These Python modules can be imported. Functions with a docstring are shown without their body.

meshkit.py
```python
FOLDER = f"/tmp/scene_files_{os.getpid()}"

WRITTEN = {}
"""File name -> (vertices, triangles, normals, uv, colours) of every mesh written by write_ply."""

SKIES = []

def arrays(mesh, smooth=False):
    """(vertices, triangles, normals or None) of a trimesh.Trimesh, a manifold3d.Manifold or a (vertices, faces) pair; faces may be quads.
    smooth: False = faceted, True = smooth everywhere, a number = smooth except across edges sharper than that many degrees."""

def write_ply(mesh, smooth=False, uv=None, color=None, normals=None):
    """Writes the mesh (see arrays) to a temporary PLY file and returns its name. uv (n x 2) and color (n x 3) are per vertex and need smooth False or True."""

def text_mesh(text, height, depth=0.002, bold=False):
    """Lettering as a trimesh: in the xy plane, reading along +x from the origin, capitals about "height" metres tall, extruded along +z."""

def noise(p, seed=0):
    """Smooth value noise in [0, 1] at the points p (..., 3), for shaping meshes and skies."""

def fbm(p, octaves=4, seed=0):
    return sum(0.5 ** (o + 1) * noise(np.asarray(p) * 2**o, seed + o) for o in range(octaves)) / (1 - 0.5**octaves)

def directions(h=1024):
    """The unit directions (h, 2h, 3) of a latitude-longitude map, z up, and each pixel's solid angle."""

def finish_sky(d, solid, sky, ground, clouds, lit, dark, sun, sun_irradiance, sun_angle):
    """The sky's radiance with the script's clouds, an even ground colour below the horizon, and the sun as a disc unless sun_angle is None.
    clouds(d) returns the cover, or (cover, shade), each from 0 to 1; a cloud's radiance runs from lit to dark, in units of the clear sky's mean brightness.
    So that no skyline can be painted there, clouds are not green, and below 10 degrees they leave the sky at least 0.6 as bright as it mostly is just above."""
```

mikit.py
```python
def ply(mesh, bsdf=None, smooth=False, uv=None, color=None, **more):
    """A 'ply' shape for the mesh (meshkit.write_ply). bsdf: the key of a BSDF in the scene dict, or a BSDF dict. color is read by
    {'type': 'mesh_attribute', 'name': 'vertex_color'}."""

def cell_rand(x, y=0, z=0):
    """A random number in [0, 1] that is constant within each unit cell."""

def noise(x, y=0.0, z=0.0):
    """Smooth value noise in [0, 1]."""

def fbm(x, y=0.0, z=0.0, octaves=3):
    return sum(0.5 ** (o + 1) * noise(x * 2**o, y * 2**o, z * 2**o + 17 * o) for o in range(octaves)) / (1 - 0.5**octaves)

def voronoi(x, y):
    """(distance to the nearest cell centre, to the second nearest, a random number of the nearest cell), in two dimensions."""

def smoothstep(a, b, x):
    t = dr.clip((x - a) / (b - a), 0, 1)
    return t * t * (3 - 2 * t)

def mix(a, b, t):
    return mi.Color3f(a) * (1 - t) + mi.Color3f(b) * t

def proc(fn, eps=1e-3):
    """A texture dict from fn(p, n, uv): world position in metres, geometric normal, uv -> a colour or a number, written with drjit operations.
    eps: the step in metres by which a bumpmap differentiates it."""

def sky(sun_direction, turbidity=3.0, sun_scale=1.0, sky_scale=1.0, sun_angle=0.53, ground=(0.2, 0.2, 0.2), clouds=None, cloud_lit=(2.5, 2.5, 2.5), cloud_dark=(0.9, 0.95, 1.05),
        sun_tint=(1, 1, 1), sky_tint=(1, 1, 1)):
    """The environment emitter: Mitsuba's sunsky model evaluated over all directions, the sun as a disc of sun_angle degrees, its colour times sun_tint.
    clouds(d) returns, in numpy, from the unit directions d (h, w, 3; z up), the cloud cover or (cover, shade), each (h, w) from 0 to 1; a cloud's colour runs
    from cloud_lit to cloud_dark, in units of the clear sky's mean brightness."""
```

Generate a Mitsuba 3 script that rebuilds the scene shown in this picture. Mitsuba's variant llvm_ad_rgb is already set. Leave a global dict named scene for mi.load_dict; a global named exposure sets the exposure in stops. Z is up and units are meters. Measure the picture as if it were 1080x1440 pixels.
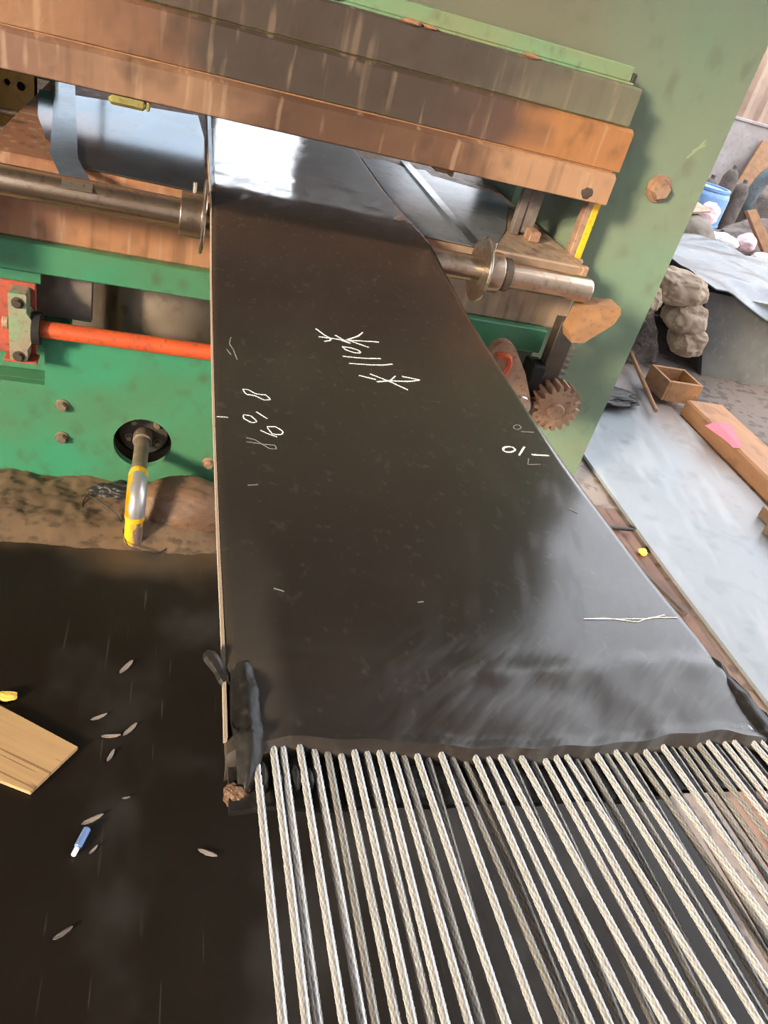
import math, random
import numpy as np, trimesh, manifold3d, shapely.geometry as sg, shapely.ops as so
from shapely import affinity
from scipy.interpolate import PchipInterpolator
import drjit as dr, mitsuba as mi, mikit, meshkit
from mikit import noise, fbm, smoothstep, mix, proc, ply
T = mi.ScalarTransform4f
scene, labels = {'type': 'scene'}, {}

# ------------------------------------------------------------------ camera, sky, sun, exposure
CAM = np.array([0.0, 0.0, 1.716]); FW = np.array([0.28913658, 0.78363624, -0.54983115]); UP = np.array([-0.08293332, 0.59270905, 0.80113547])
scene['camera'] = {'type': 'perspective', 'fov': 53.0877, 'fov_axis': 'x', 'near_clip': 0.02, 'far_clip': 200.0,
                   'to_world': T().look_at(origin=CAM.tolist(), target=(CAM + FW).tolist(), up=UP.tolist())}
exposure = -1.97
def overcast(d):
    n = meshkit.fbm(d * np.array([3.0, 3.0, 6.0]), 3, 5)
    return np.ones(d.shape[:2]), np.clip((n - 0.35) * 1.6, 0, 1)
scene['sky'] = mikit.sky((-0.82, -0.72, 0.33), turbidity=4.0, sun_scale=30, sky_scale=1.0, sun_angle=9.0, ground=(0.2, 0.18, 0.16), clouds=overcast,
                         cloud_lit=(205, 214, 228), cloud_dark=(160, 170, 186), sun_tint=(0.80, 0.95, 1.30))

# ------------------------------------------------------------------ helpers
rng = np.random.default_rng(7)
def key_of(name, parent=None):
    base = (parent + '__' if parent else '') + name
    k, i = base, 0
    taken = lambda k: k in scene or k in labels or any(s.startswith(k + '__') for s in scene)
    while taken(k):
        i += 1; k = f'{base}_{i:03d}'
    return k
def thing(name, label, cat, group=None, kind=None):
    k = key_of(name); labels[k] = {'label': label, 'category': cat}
    if group: labels[k]['group'] = group
    if kind: labels[k]['kind'] = kind
    return k
def obj(name, mesh, m, parent=None, label=None, cat=None, group=None, kind=None, smooth=35, **kw):
    k = key_of(name, parent)
    scene[k] = ply(mesh, m, smooth=smooth, **kw) if not isinstance(mesh, dict) else {**mesh, **kw}
    d = {}
    if label: d['label'] = label
    if cat: d['category'] = cat
    if group: d['group'] = group
    if kind: d['kind'] = kind
    if d: labels[k] = d
    return k
def struct(name, mesh, m, label, parent=None, smooth=35):
    return obj(name, mesh, m, parent, label, None, None, 'structure', smooth)
def cat(*ms): return trimesh.util.concatenate([m for m in ms])
def hull(pts): return trimesh.convex.convex_hull(np.asarray(pts, float))
def box(x0, x1, y0, y1, z0, z1, b=0.004):
    b = min(b, (x1 - x0) * .45, (y1 - y0) * .45, (z1 - z0) * .45)
    P = []
    for x, sx in ((x0, 1), (x1, -1)):
        for y, sy in ((y0, 1), (y1, -1)):
            for z, sz in ((z0, 1), (z1, -1)):
                P += [(x + sx * b, y + sy * b, z), (x + sx * b, y, z + sz * b), (x, y + sy * b, z + sz * b)]
    return hull(P)
def lathe(profile, n=40, axis='z', at=(0, 0, 0)):
    """closed surface of revolution from (radius, height) pairs"""
    m = trimesh.creation.revolve(np.asarray(profile, float), sections=n)
    if axis == 'x': m.apply_transform(trimesh.transformations.rotation_matrix(math.pi / 2, [0, 1, 0]))
    if axis == 'y': m.apply_transform(trimesh.transformations.rotation_matrix(-math.pi / 2, [1, 0, 0]))
    m.apply_translation(at); return m
def rod(r, a, b, bev=0.002, n=32):
    a, b = np.asarray(a, float), np.asarray(b, float); L = np.linalg.norm(b - a)
    bev = min(bev, r * .4, L * .3)
    m = lathe([(0, 0), (r - bev, 0), (r, bev), (r, L - bev), (r - bev, L), (0, L)], n)
    m.apply_transform(trimesh.geometry.align_vectors([0, 0, 1], (b - a) / L)); m.apply_translation(a); return m
def tube(pts, r, n=10, closed=True):
    P = np.asarray(pts, float); R = np.broadcast_to(np.asarray(r, float), (len(P),))
    t = np.gradient(P, axis=0); t /= np.linalg.norm(t, axis=1, keepdims=True)
    a = np.cross(t[0], [0.31, 0.2, 0.93]); a /= np.linalg.norm(a); V = []
    for i in range(len(P)):
        a = a - t[i] * (a @ t[i]); a /= np.linalg.norm(a); b = np.cross(t[i], a)
        th = np.arange(n) * 2 * np.pi / n
        V.append(P[i] + R[i] * (np.cos(th)[:, None] * a + np.sin(th)[:, None] * b))
    V = np.vstack(V); F = []
    for i in range(len(P) - 1):
        for j in range(n):
            j2 = (j + 1) % n; F += [(i * n + j, i * n + j2, (i + 1) * n + j2), (i * n + j, (i + 1) * n + j2, (i + 1) * n + j)]
    V = np.vstack([V, P[0], P[-1]]); k = len(P) * n
    for j in range(n):
        j2 = (j + 1) % n; F += [(k, j2, j), (k + 1, (len(P) - 1) * n + j, (len(P) - 1) * n + j2)]
    return trimesh.Trimesh(V, np.array(F), process=False)
def curve(pts, n=24):
    P = np.asarray(pts, float); s = np.r_[0, np.cumsum(np.linalg.norm(np.diff(P, axis=0), axis=1))]
    return PchipInterpolator(s, P)(np.linspace(0, s[-1], n))
def extrude(poly, y0, y1, plane='xz'):
    """a shapely polygon given in (x, z) extruded from y0 to y1, or in (x, y) from z = y0 to y1"""
    polys = getattr(poly, 'geoms', [poly])
    m = cat(*[trimesh.creation.extrude_polygon(p, y1 - y0, engine='earcut') for p in polys])
    if plane == 'xz':
        v = m.vertices.copy(); m = trimesh.Trimesh(np.c_[v[:, 0], y0 + v[:, 2], v[:, 1]], m.faces[:, ::-1], process=False)
    else: m.apply_translation([0, 0, y0])
    return m
def slab(xs, ys, ztop, thick, wob=None):
    """a closed sheet over a grid: xs (n,m), ys, ztop arrays; thickness downwards"""
    X, Y, Z = (np.asarray(a, float) for a in (xs, ys, ztop)); n, m = X.shape
    top = np.stack([X, Y, Z], -1).reshape(-1, 3); bot = np.stack([X, Y, Z - thick], -1).reshape(-1, 3)
    i, j = np.meshgrid(np.arange(n - 1), np.arange(m - 1), indexing='ij'); a = (i * m + j).ravel(); N = n * m
    F = [np.c_[a, a + m, a + m + 1], np.c_[a, a + m + 1, a + 1], np.c_[a + N, a + m + 1 + N, a + m + N], np.c_[a + N, a + 1 + N, a + m + 1 + N]]
    for idx, rev in ((np.arange(m), 0), ((n - 1) * m + np.arange(m), 1), (np.arange(n) * m, 1), (np.arange(n) * m + m - 1, 0)):
        p, q = idx[:-1], idx[1:]
        f = np.r_[np.c_[p, q, q + N], np.c_[p, q + N, p + N]]
        F.append(f[:, ::-1] if rev else f)
    mesh = trimesh.Trimesh(np.vstack([top, bot]), np.vstack(F), process=False)
    mesh.fix_normals(); return mesh
def lump(c, s, seed, amp=.25, freq=2.0, sub=4, flat=True, sharp=False):
    m = trimesh.creation.icosphere(subdivisions=sub); v = m.vertices
    f = meshkit.fbm(v * freq + seed * 7.3, 4, seed) - .5
    if sharp: f = -np.abs(f) * 1.6 + .2
    v = v * (1 + amp * 2 * f)[:, None] * np.asarray(s)
    v = v + np.asarray(c)
    if flat: v[:, 2] = np.maximum(v[:, 2], 0.002)
    return trimesh.Trimesh(v, m.faces, process=False)
def hexbolt(c, r, h, axis='y'):
    a = np.arange(6) * math.pi / 3 + .3; P = []
    for d, k in ((0, 1), (h * .8, 1), (h, .86)): P += [(r * k * math.cos(t), -d, r * k * math.sin(t)) for t in a]
    m = hull(P); w = rod(r * 1.35, (0, .001, 0), (0, -h * .22, 0), .001, 24)
    m = cat(m, w); m.apply_translation(c); return m

# ------------------------------------------------------------------ materials
def C(*v): return mi.Color3f(*v)
def pr(col, rough=.5, metal=0., spec=.5, bump=None, bs=1.0, **kw):
    d = {'type': 'principled', 'base_color': col if isinstance(col, dict) else {'type': 'rgb', 'value': list(col)},
         'roughness': rough if isinstance(rough, dict) else float(rough), 'metallic': metal if isinstance(metal, dict) else float(metal), 'specular': float(spec), **kw}
    if bump is not None: d = {'type': 'bumpmap', 'nested': d, 'texture': bump, 'scale': float(bs)}
    return {'type': 'twosided', 'nested': d}
def mat(k, *a, **kw): scene[k] = pr(*a, **kw); scene[k]['id'] = k; return k

def grime(a, b, c, f=4.0, lo=.45, hi=.7):
    """paint or metal of colour a, cloudy towards b, with small stains c"""
    def fn(p, n, uv):
        k = fbm(p.x * f, p.y * f, p.z * f, 4); s = fbm(p.x * f * 7 + 3, p.y * f * 7, p.z * f * 5, 3)
        return mix(mix(C(*a), C(*b), smoothstep(lo - .15, hi, k)), C(*c), smoothstep(.5, .9, s) * .7)
    return proc(fn)
def streaky(cols, f=9.0, dark=(.05, .03, .02), light=(.6, .42, .28), amt=.6, z0=None, z1=None):
    """rusty steel face: colours (x, rgb) that drift along x, vertical drips, specks"""
    def fn(p, n, uv):
        c = C(*cols[0][1]); w = (fbm(p.x * 5, p.z * 8, p.y * 5, 3) - .5) * .5
        for (xa, ca), (xb, cb) in zip(cols[:-1], cols[1:]):
            c = mix(c, C(*cb), smoothstep(xa, xb, p.x + w))
        d = fbm(p.x * 38, p.z * 4.5, p.y * 20, 3); e = fbm(p.x * 14, p.z * 11, p.y * 14, 4)
        c = mix(c, C(*light), smoothstep(.60, .78, d) * .55 * amt)
        c = mix(c, C(*dark), smoothstep(.55, .8, 1 - d) * .5 * amt + smoothstep(.5, .85, e) * .5)
        return c
    return proc(fn)
def pits(f=60., g=9.):
    return proc(lambda p, n, uv: .0016 * fbm(p.x * f, p.y * f, p.z * f, 3) + .004 * fbm(p.x * g, p.y * g, p.z * g, 2), eps=.002)
P_FINE, P_SOFT = pits(), pits(25., 5.)

mat('mat_rust_low', streaky([(-.6, (.21, .11, .075)), (-.1, (.29, .16, .095)), (.3, (.105, .052, .032)), (.85, (.15, .075, .044)), (1.2, (.42, .235, .135))]), .62, .15, bump=P_FINE)
mat('mat_rust_mid', streaky([(-.6, (.30, .15, .075)), (-.15, (.21, .10, .058)), (.08, (.062, .044, .034)), (.7, (.068, .046, .035)), (1.0, (.11, .06, .045)), (1.2, (.38, .165, .062))], amt=.4), .6, .1, bump=P_FINE)
mat('mat_rust_top', streaky([(-.6, (.19, .125, .08)), (.2, (.072, .05, .038)), (.75, (.078, .06, .048)), (1.1, (.16, .14, .098)), (1.4, (.175, .165, .11))], amt=.3), .62, .1, bump=P_FINE)
mat('mat_underside', grime((.20, .16, .13), (.12, .09, .07), (.25, .13, .06)), .45, .6)
mat('mat_platen', streaky([(-.6, (.36, .17, .10)), (-.1, (.42, .20, .10)), (.5, (.42, .22, .12)), (1.0, (.34, .24, .17)), (1.4, (.40, .27, .18))], amt=.7), .5, .35, bump=P_FINE)
mat('mat_green', grime((.042, .235, .125), (.065, .19, .095), (.07, .10, .05), 3.2), .42, 0, bump=P_SOFT)
def frame_col(p, n, uv):
    k = fbm(p.x * 2.2, p.y * 2.2, p.z * 2.2, 4); s = fbm(p.x * 16, p.y * 16, p.z * 9, 3)
    c = mix(C(.165, .25, .165), C(.19, .235, .155), smoothstep(.35, .7, k))  # paler than the bed green: its lit look is put into the paint
    c = mix(c, C(.20, .175, .12), smoothstep(1.65, 1.15, p.x + (k - .5) * .5) * smoothstep(1.5, 1.75, p.z) * .85)
    return mix(c, C(.12, .12, .08), smoothstep(.55, .9, s) * .5)
mat('mat_green_frame', proc(frame_col), .5, 0, bump=P_SOFT)
mat('mat_green_rail', grime((.19, .32, .17), (.25, .28, .14), (.16, .14, .08), 5), .5)
mat('mat_shaft', grime((.62, .47, .36), (.50, .36, .26), (.30, .19, .12), 9, .5, .8), .27, .95)  # copper tint carries the warm reflection in the steel base colour
mat('mat_bright_steel', grime((.72, .66, .58), (.58, .47, .38), (.35, .25, .18), 14), .25, .95)
mat('mat_dark_steel', grime((.06, .055, .05), (.11, .08, .06), (.16, .09, .05), 8), .5, .5)
mat('mat_chrome', grime((.42, .33, .26), (.33, .24, .17), (.22, .14, .08), 4), .3, .55)
mat('mat_grey_plate', grime((.20, .165, .135), (.14, .11, .085), (.24, .18, .13), 6), .6, .2)
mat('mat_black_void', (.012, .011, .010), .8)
def sheet_col(p, n, uv):
    d = fbm(p.x * 5, p.y * 3, 1.3, 4); s = fbm(p.x * 30, p.y * 12, .2, 3)
    dust = smoothstep(-.12, -.42, p.x + (d - .5) * .5) * smoothstep(3.25, 2.9, p.y + (d - .5) * .5)
    c = mix(C(.21, .235, .26), C(.17, .18, .19), smoothstep(.4, .7, d))
    return mix(mix(c, C(.42, .24, .16), dust * .85), C(.20, .17, .14), smoothstep(.66, .75, s) * .6)
mat('mat_zinc', proc(sheet_col), proc(lambda p, n, uv: .07 + .09 * fbm(p.x * 6, p.y * 4, 2., 3)), .85)
mat('mat_zinc_dusty', grime((.34, .37, .40), (.27, .28, .30), (.18, .15, .13), 7), .30, .6)
mat('mat_flat_bar', grime((.34, .36, .38), (.28, .28, .28), (.22, .19, .16), 12), .2, .85)
def scratch(p, sx, sy, seed, t=.70):
    return smoothstep(t, t + .09, fbm(p.x * sx + seed, p.y * sy, seed, 2))
def belt_col(p, n, uv):
    k = fbm(p.x * 9, p.y * 7, p.z * 9, 4)
    near = smoothstep(.66, .50, p.y + (k - .5) * .2)
    streak = fbm(p.x * 60 - p.y * 70, p.x * 9 + p.y * 8, 3., 3)
    c = mix(C(.022, .016, .013), C(.032, .024, .020), k)
    c = mix(c, C(.075, .078, .075), near * smoothstep(.18, .45, p.x) * smoothstep(.4, .75, streak) * .5)  # near-end dust tone, with grazing-light streaks painted into the right half
    dust = smoothstep(.16, .11, p.x + (k - .5) * .06) * smoothstep(.95, .5, p.y)
    c = mix(c, C(.13, .11, .09), dust * .35)
    return mix(c, C(.10, .09, .08), smoothstep(.66, .9, fbm(p.x * 90, p.y * 60, 1., 3)) * .2)
def belt_rough(p, n, uv):
    k = fbm(p.x * 7, p.y * 5, 2., 3)
    return .15 - .09 * smoothstep(1.9, 2.5, p.y) + .07 * k + .14 * smoothstep(.66, .48, p.y) + .06 * smoothstep(.6, .75, fbm(p.x * 40 - p.y * 12, p.y * 9, 0., 3))
def belt_bump(p, n, uv):
    near = smoothstep(.66, .5, p.y)
    return near * .0005 * fbm(p.x * 70 - p.y * 70, p.x * 14 + p.y * 14, 3., 3) + .0018 * fbm(p.x * 9, p.y * 6, 1., 2)
mat('mat_belt', proc(belt_col), proc(belt_rough), 0., .6, bump=proc(belt_bump, eps=.0015))
mat('mat_rubber', grime((.016, .014, .013), (.028, .025, .023), (.055, .048, .042), 18), .42, 0., .3, bump=pits(140., 30.))
mat('mat_rubber_edge', (.34, .27, .21), .6)
def mat_col(p, n, uv):
    k = fbm(p.x * 3, p.y * 2.4, 0., 4); s = scratch(p, 120, 7, 2.3, .72); t = scratch(p, 14, 90, 8.1, .76)
    c = mix(C(.011, .008, .006), C(.019, .014, .010), k)
    dirt = smoothstep(1.92, 2.10, p.y + (k - .5) * .35)
    c = mix(c, C(.10, .065, .038), dirt * .9)
    far = smoothstep(1.1, 1.5, p.x)
    c = mix(c, C(.05, .05, .052), far * .3)
    c = mix(c, C(.045, .04, .036), smoothstep(.5, .85, fbm(p.x * 5 + 3, p.y * 4, 6., 4)) * .6)
    return mix(c, C(.13, .11, .09), dr.clip(s * .22 + t * .0, 0, 1) * smoothstep(.35, .6, fbm(p.x * 4 + 9, p.y * 3, 1., 2)))
mat('mat_floor_mat', proc(mat_col), proc(lambda p, n, uv: .26 + .18 * fbm(p.x * 6, p.y * 5, 4., 3) + .3 * smoothstep(1.6, 2., p.y)), 0., .14, bump=proc(lambda p, n, uv: .006 * fbm(p.x * 2.5, p.y * 2.5, 0., 2) + .0006 * fbm(p.x * 40, p.y * 30, 0., 2), eps=.004))
def floor_col(p, n, uv):
    k = fbm(p.x * 3, p.y * 3, 0., 4); s = fbm(p.x * 22, p.y * 22, 3., 3)
    c = mix(C(.34, .27, .235), C(.25, .19, .16), k)
    rust = smoothstep(1.66, 1.8, p.x) * smoothstep(2.15, 2.0, p.x + (k - .5) * .1) * smoothstep(2.62, 2.25, p.y + (k - .5) * .3)
    c = mix(c, C(.32, .14, .065), rust * .8)
    yard = smoothstep(3.1, 3.3, p.x)
    c = mix(c, C(.16, .125, .11), yard)
    left = smoothstep(1.2, .6, p.x)
    c = mix(c, C(.20, .125, .072), left)
    return mix(c, c * .45, smoothstep(.56, .72, s) * .7)
mat('mat_floor', proc(floor_col), .75, bump=proc(lambda p, n, uv: .004 * fbm(p.x * 30, p.y * 30, 0., 3), eps=.003))
def soil(p, n, uv):
    k = fbm(p.x * 11, p.y * 11, p.z * 11, 4); s = fbm(p.x * 30, p.y * 40, p.z * 30, 3)
    return mix(mix(C(.175, .11, .062), C(.12, .072, .040), k), C(.05, .035, .022), smoothstep(.5, .75, s) * .75)
mat('mat_soil', proc(soil), .9)
def strip_col(p, n, uv):
    k = fbm(p.x * 2.2, p.y * 2.2, 0., 4); st = fbm(p.x * 9 - p.y * 2, p.y * 2.2, 5., 3)
    c = mix(C(.26, .28, .305), C(.19, .205, .225), k)
    dark = smoothstep(.45, .8, fbm(p.x * 1.6 + 4.2, p.y * 1.1 + .4, 2., 3)) * .3 + smoothstep(.55, .9, fbm(p.x * 11, p.y * 11, 1., 3)) * .3
    brown = smoothstep(2.5, 2.95, p.x + (k - .5) * .5) * smoothstep(2.4, 3.1, p.y + (k - .5) * .6)
    c = mix(c, C(.27, .21, .18), brown * .8)
    c = mix(c, C(.09, .10, .11), dr.clip(dark, 0, 1))
    return mix(c, C(.33, .35, .37), smoothstep(.5, .8, st) * .5)
mat('mat_strip', proc(strip_col), .34, bump=proc(lambda p, n, uv: .008 * fbm(p.x * 3, p.y * 2, 0., 3), eps=.004))
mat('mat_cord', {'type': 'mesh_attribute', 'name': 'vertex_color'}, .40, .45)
mat('mat_chalk', (.80, .78, .74), .9)
mat('mat_chalk_faint', (.22, .20, .19), .9)
mat('mat_yellow', grime((.85, .46, .015), (.75, .38, .02), (.30, .16, .05), 22), .45)
mat('mat_yellow_dull', grime((.75, .45, .10), (.62, .35, .09), (.3, .17, .06), 9), .5)
mat('mat_pipe_grey', grime((.22, .17, .12), (.16, .12, .08), (.12, .08, .05), 20), .55, .3)
def worn_yellow(p, n, uv):
    k = fbm(p.x * 45, p.y * 45, p.z * 30, 3); left = smoothstep(-.045, -.064, p.x + (k - .5) * .05)
    return mix(mix(C(.26, .17, .13), C(.16, .11, .09), k), C(.85, .45, .015), dr.clip(left + smoothstep(.6, .66, k) * .6, 0, 1))
mat('mat_pipe_worn', proc(worn_yellow), .45, .1)
mat('mat_pipe_silver', proc(lambda p, n, uv: mix(C(.50, .48, .48), C(.85, .45, .015), smoothstep(-.062, -.074, p.x + (fbm(p.x * 45, p.y * 45, p.z * 30, 3) - .5) * .03))), .28, .6)
mat('mat_orange', grime((.62, .10, .028), (.52, .085, .03), (.30, .08, .04), 12), .4)
mat('mat_red_plate', grime((.42, .085, .05), (.30, .07, .045), (.12, .06, .04), 14), .5)
mat('mat_pillow', grime((.20, .30, .17), (.28, .22, .16), (.12, .10, .07), 16), .5)
mat('mat_rust_part', grime((.42, .26, .17), (.30, .17, .11), (.14, .08, .055), 14), .6, .2, bump=P_FINE)
mat('mat_bracket', grime((.40, .205, .095), (.31, .165, .085), (.20, .11, .06), 14), .55, .1)
mat('mat_brass', grime((.34, .30, .10), (.27, .22, .08), (.16, .10, .05), 20), .45, .2)
mat('mat_timber', proc(lambda p, n, uv: mix(mix(C(.40, .21, .115), (C(.29, .145, .075)), fbm(p.x * 40, p.y * 3, p.z * 40, 3)), C(.24, .12, .07), smoothstep(.58, .7, fbm(p.x * 9, p.y * 6, p.z * 9, 3)) * .6)), .7)
mat('mat_timber_dark', proc(lambda p, n, uv: mix(C(.26, .16, .10), C(.17, .10, .065), fbm(p.x * 40, p.y * 4, p.z * 40, 3))), .7)
def ply_wood(p, n, uv):
    a = p.x * .86 - p.y * .5; b = p.x * .5 + p.y * .86
    g = fbm(a * 5, b * 130, 1., 3); l = smoothstep(.70, .76, fbm(a * 3, b * 160, 4., 2))
    return mix(mix(C(.56, .345, .165), C(.47, .28, .13), g), C(.20, .11, .05), l * .7)
mat('mat_plywood', proc(ply_wood), .6)
mat('mat_scrap', (.24, .19, .155), .6)
mat('mat_rail', grime((.19, .085, .042), (.14, .06, .032), (.10, .05, .03), 9), .6)
mat('mat_scribble', (.27, .33, .17), .7)
mat('mat_blue', (.16, .26, .50), .4)
mat('mat_yellow_scrap', (.85, .55, .10), .6)
mat('mat_pink', (.70, .13, .17), .7)
mat('mat_pale_pink', (.86, .62, .64), .6)
mat('mat_white', (.86, .85, .86), .6)
mat('mat_sack', grime((.17, .09, .05), (.12, .065, .038), (.07, .04, .025), 9), .6)
mat('mat_burlap', grime((.42, .32, .235), (.33, .24, .175), (.22, .15, .11), 12), .85)
mat('mat_grey_rubber', grime((.135, .135, .13), (.10, .10, .098), (.17, .165, .16), 4), .36)
mat('mat_drape', grime((.095, .105, .12), (.07, .08, .09), (.13, .145, .16), 5), .3)
mat('mat_debris', grime((.15, .12, .105), (.10, .08, .07), (.24, .19, .16), 10), .8)
mat('mat_barrel', grime((.18, .34, .62), (.22, .36, .58), (.4, .45, .5), 6), .4)
mat('mat_concrete', grime((.50, .45, .44), (.42, .36, .34), (.33, .29, .27), 3), .85)
mat('mat_cladding', grime((.44, .31, .24), (.52, .37, .28), (.35, .25, .2), 2), .7)
mat('mat_wall', grime((.48, .48, .48), (.40, .39, .38), (.32, .30, .28), 1.5), .85)
mat('mat_roof', grime((.07, .055, .048), (.05, .04, .035), (.09, .07, .06), 1.5), .8)
mat('mat_machine', grime((.10, .13, .14), (.16, .18, .19), (.07, .07, .07), 5), .45)
mat('mat_wire', (.02, .018, .016), .5)
scene['mat_dimming_pane'] = {'type': 'thindielectric', 'id': 'mat_dimming_pane', 'specular_transmittance': {'type': 'rgb', 'value': [.40, .46, .51]}}  # tinted glass added to weaken the sky light passing through

# ------------------------------------------------------------------ the hall
struct('floor', box(-12, 16, -8, 13, -.2, 0, .001), 'mat_floor', 'brown dusty concrete floor of the workshop')
win = sg.box(-9, 0, 3.2, 4.6).difference(sg.box(.42, 1.6, 1.6, 4.1)).difference(sg.box(-5.2, 1.9, .34, 3.7))
WY = 12.0
struct('wall_back', extrude(win, WY, WY + .2), 'mat_wall', 'pale wall behind the press with window openings', smooth=False)
w1k = struct('added_window_1', cat(*[box(x, x + .05, WY + .05, WY + .12, 1.9, 3.7, .004) for x in (-5.2, -3.85, -2.47, -1.1, .29)], box(-5.2, .34, WY + .05, WY + .12, 1.9, 1.95, .004), box(-5.2, .34, WY + .05, WY + .12, 3.65, 3.7, .004)), 'mat_machine', 'unseen dark window frame with blue grey panes added to dim the sky')
for x in (-5.15, -3.80, -2.42, -1.05):
    obj('dimming_pane', trimesh.Trimesh([(x, WY + .085, 1.95), (x + 1.32, WY + .085, 1.95), (x + 1.32, WY + .085, 3.65), (x, WY + .085, 3.65)], [(0, 1, 2), (0, 2, 3)], process=False), 'mat_dimming_pane', w1k, smooth=False)  # panes added to dim the sky mirrored in the left steel sheet
struct('wall_right', cat(box(3.2, 16, WY, WY + .25, 0, 1.37, .01), box(3.2, 16, WY - .03, WY, 1.33, 1.37, .005)), 'mat_concrete', 'grey concrete lower wall far behind the yard')
xs = np.arange(3.2, 16, .06); zz = np.where((np.arange(len(xs)) % 5) < 1, -.07, np.where((np.arange(len(xs)) % 5) == 1, -.05, 0))
prof = sg.Polygon(list(zip(xs, WY + .1 + zz)) + [(xs[-1], WY + .2), (xs[0], WY + .2)])
struct('wall_upper', extrude(prof, 1.37, 2.5, 'xy'), 'mat_cladding', 'tan ribbed metal cladding above the concrete wall', smooth=False)
struct('wall_left_added', box(-9.2, -9, -3.2, 12.2, 0, 4.6, .01), 'mat_wall', 'unseen pale wall added on the left to shut out sky light')  # out of view, added to enclose the hall and lower the sky light
struct('wall_front_added', cat(box(-2.0, 2.9, -3.2, -3.0, 0, 4.6, .01), box(2.9, 16.0, -3.2, -3.0, 0, 9, .01)), 'mat_wall', 'unseen wall behind the camera, added and raised to cut sky light')  # out of view, added for darker fill; right part raised against the sky
struct('ceiling', box(-9.2, 2.9, -3.2, 12.2, 4.6, 4.7, .01), 'mat_roof', 'dark roof over the press')

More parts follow.
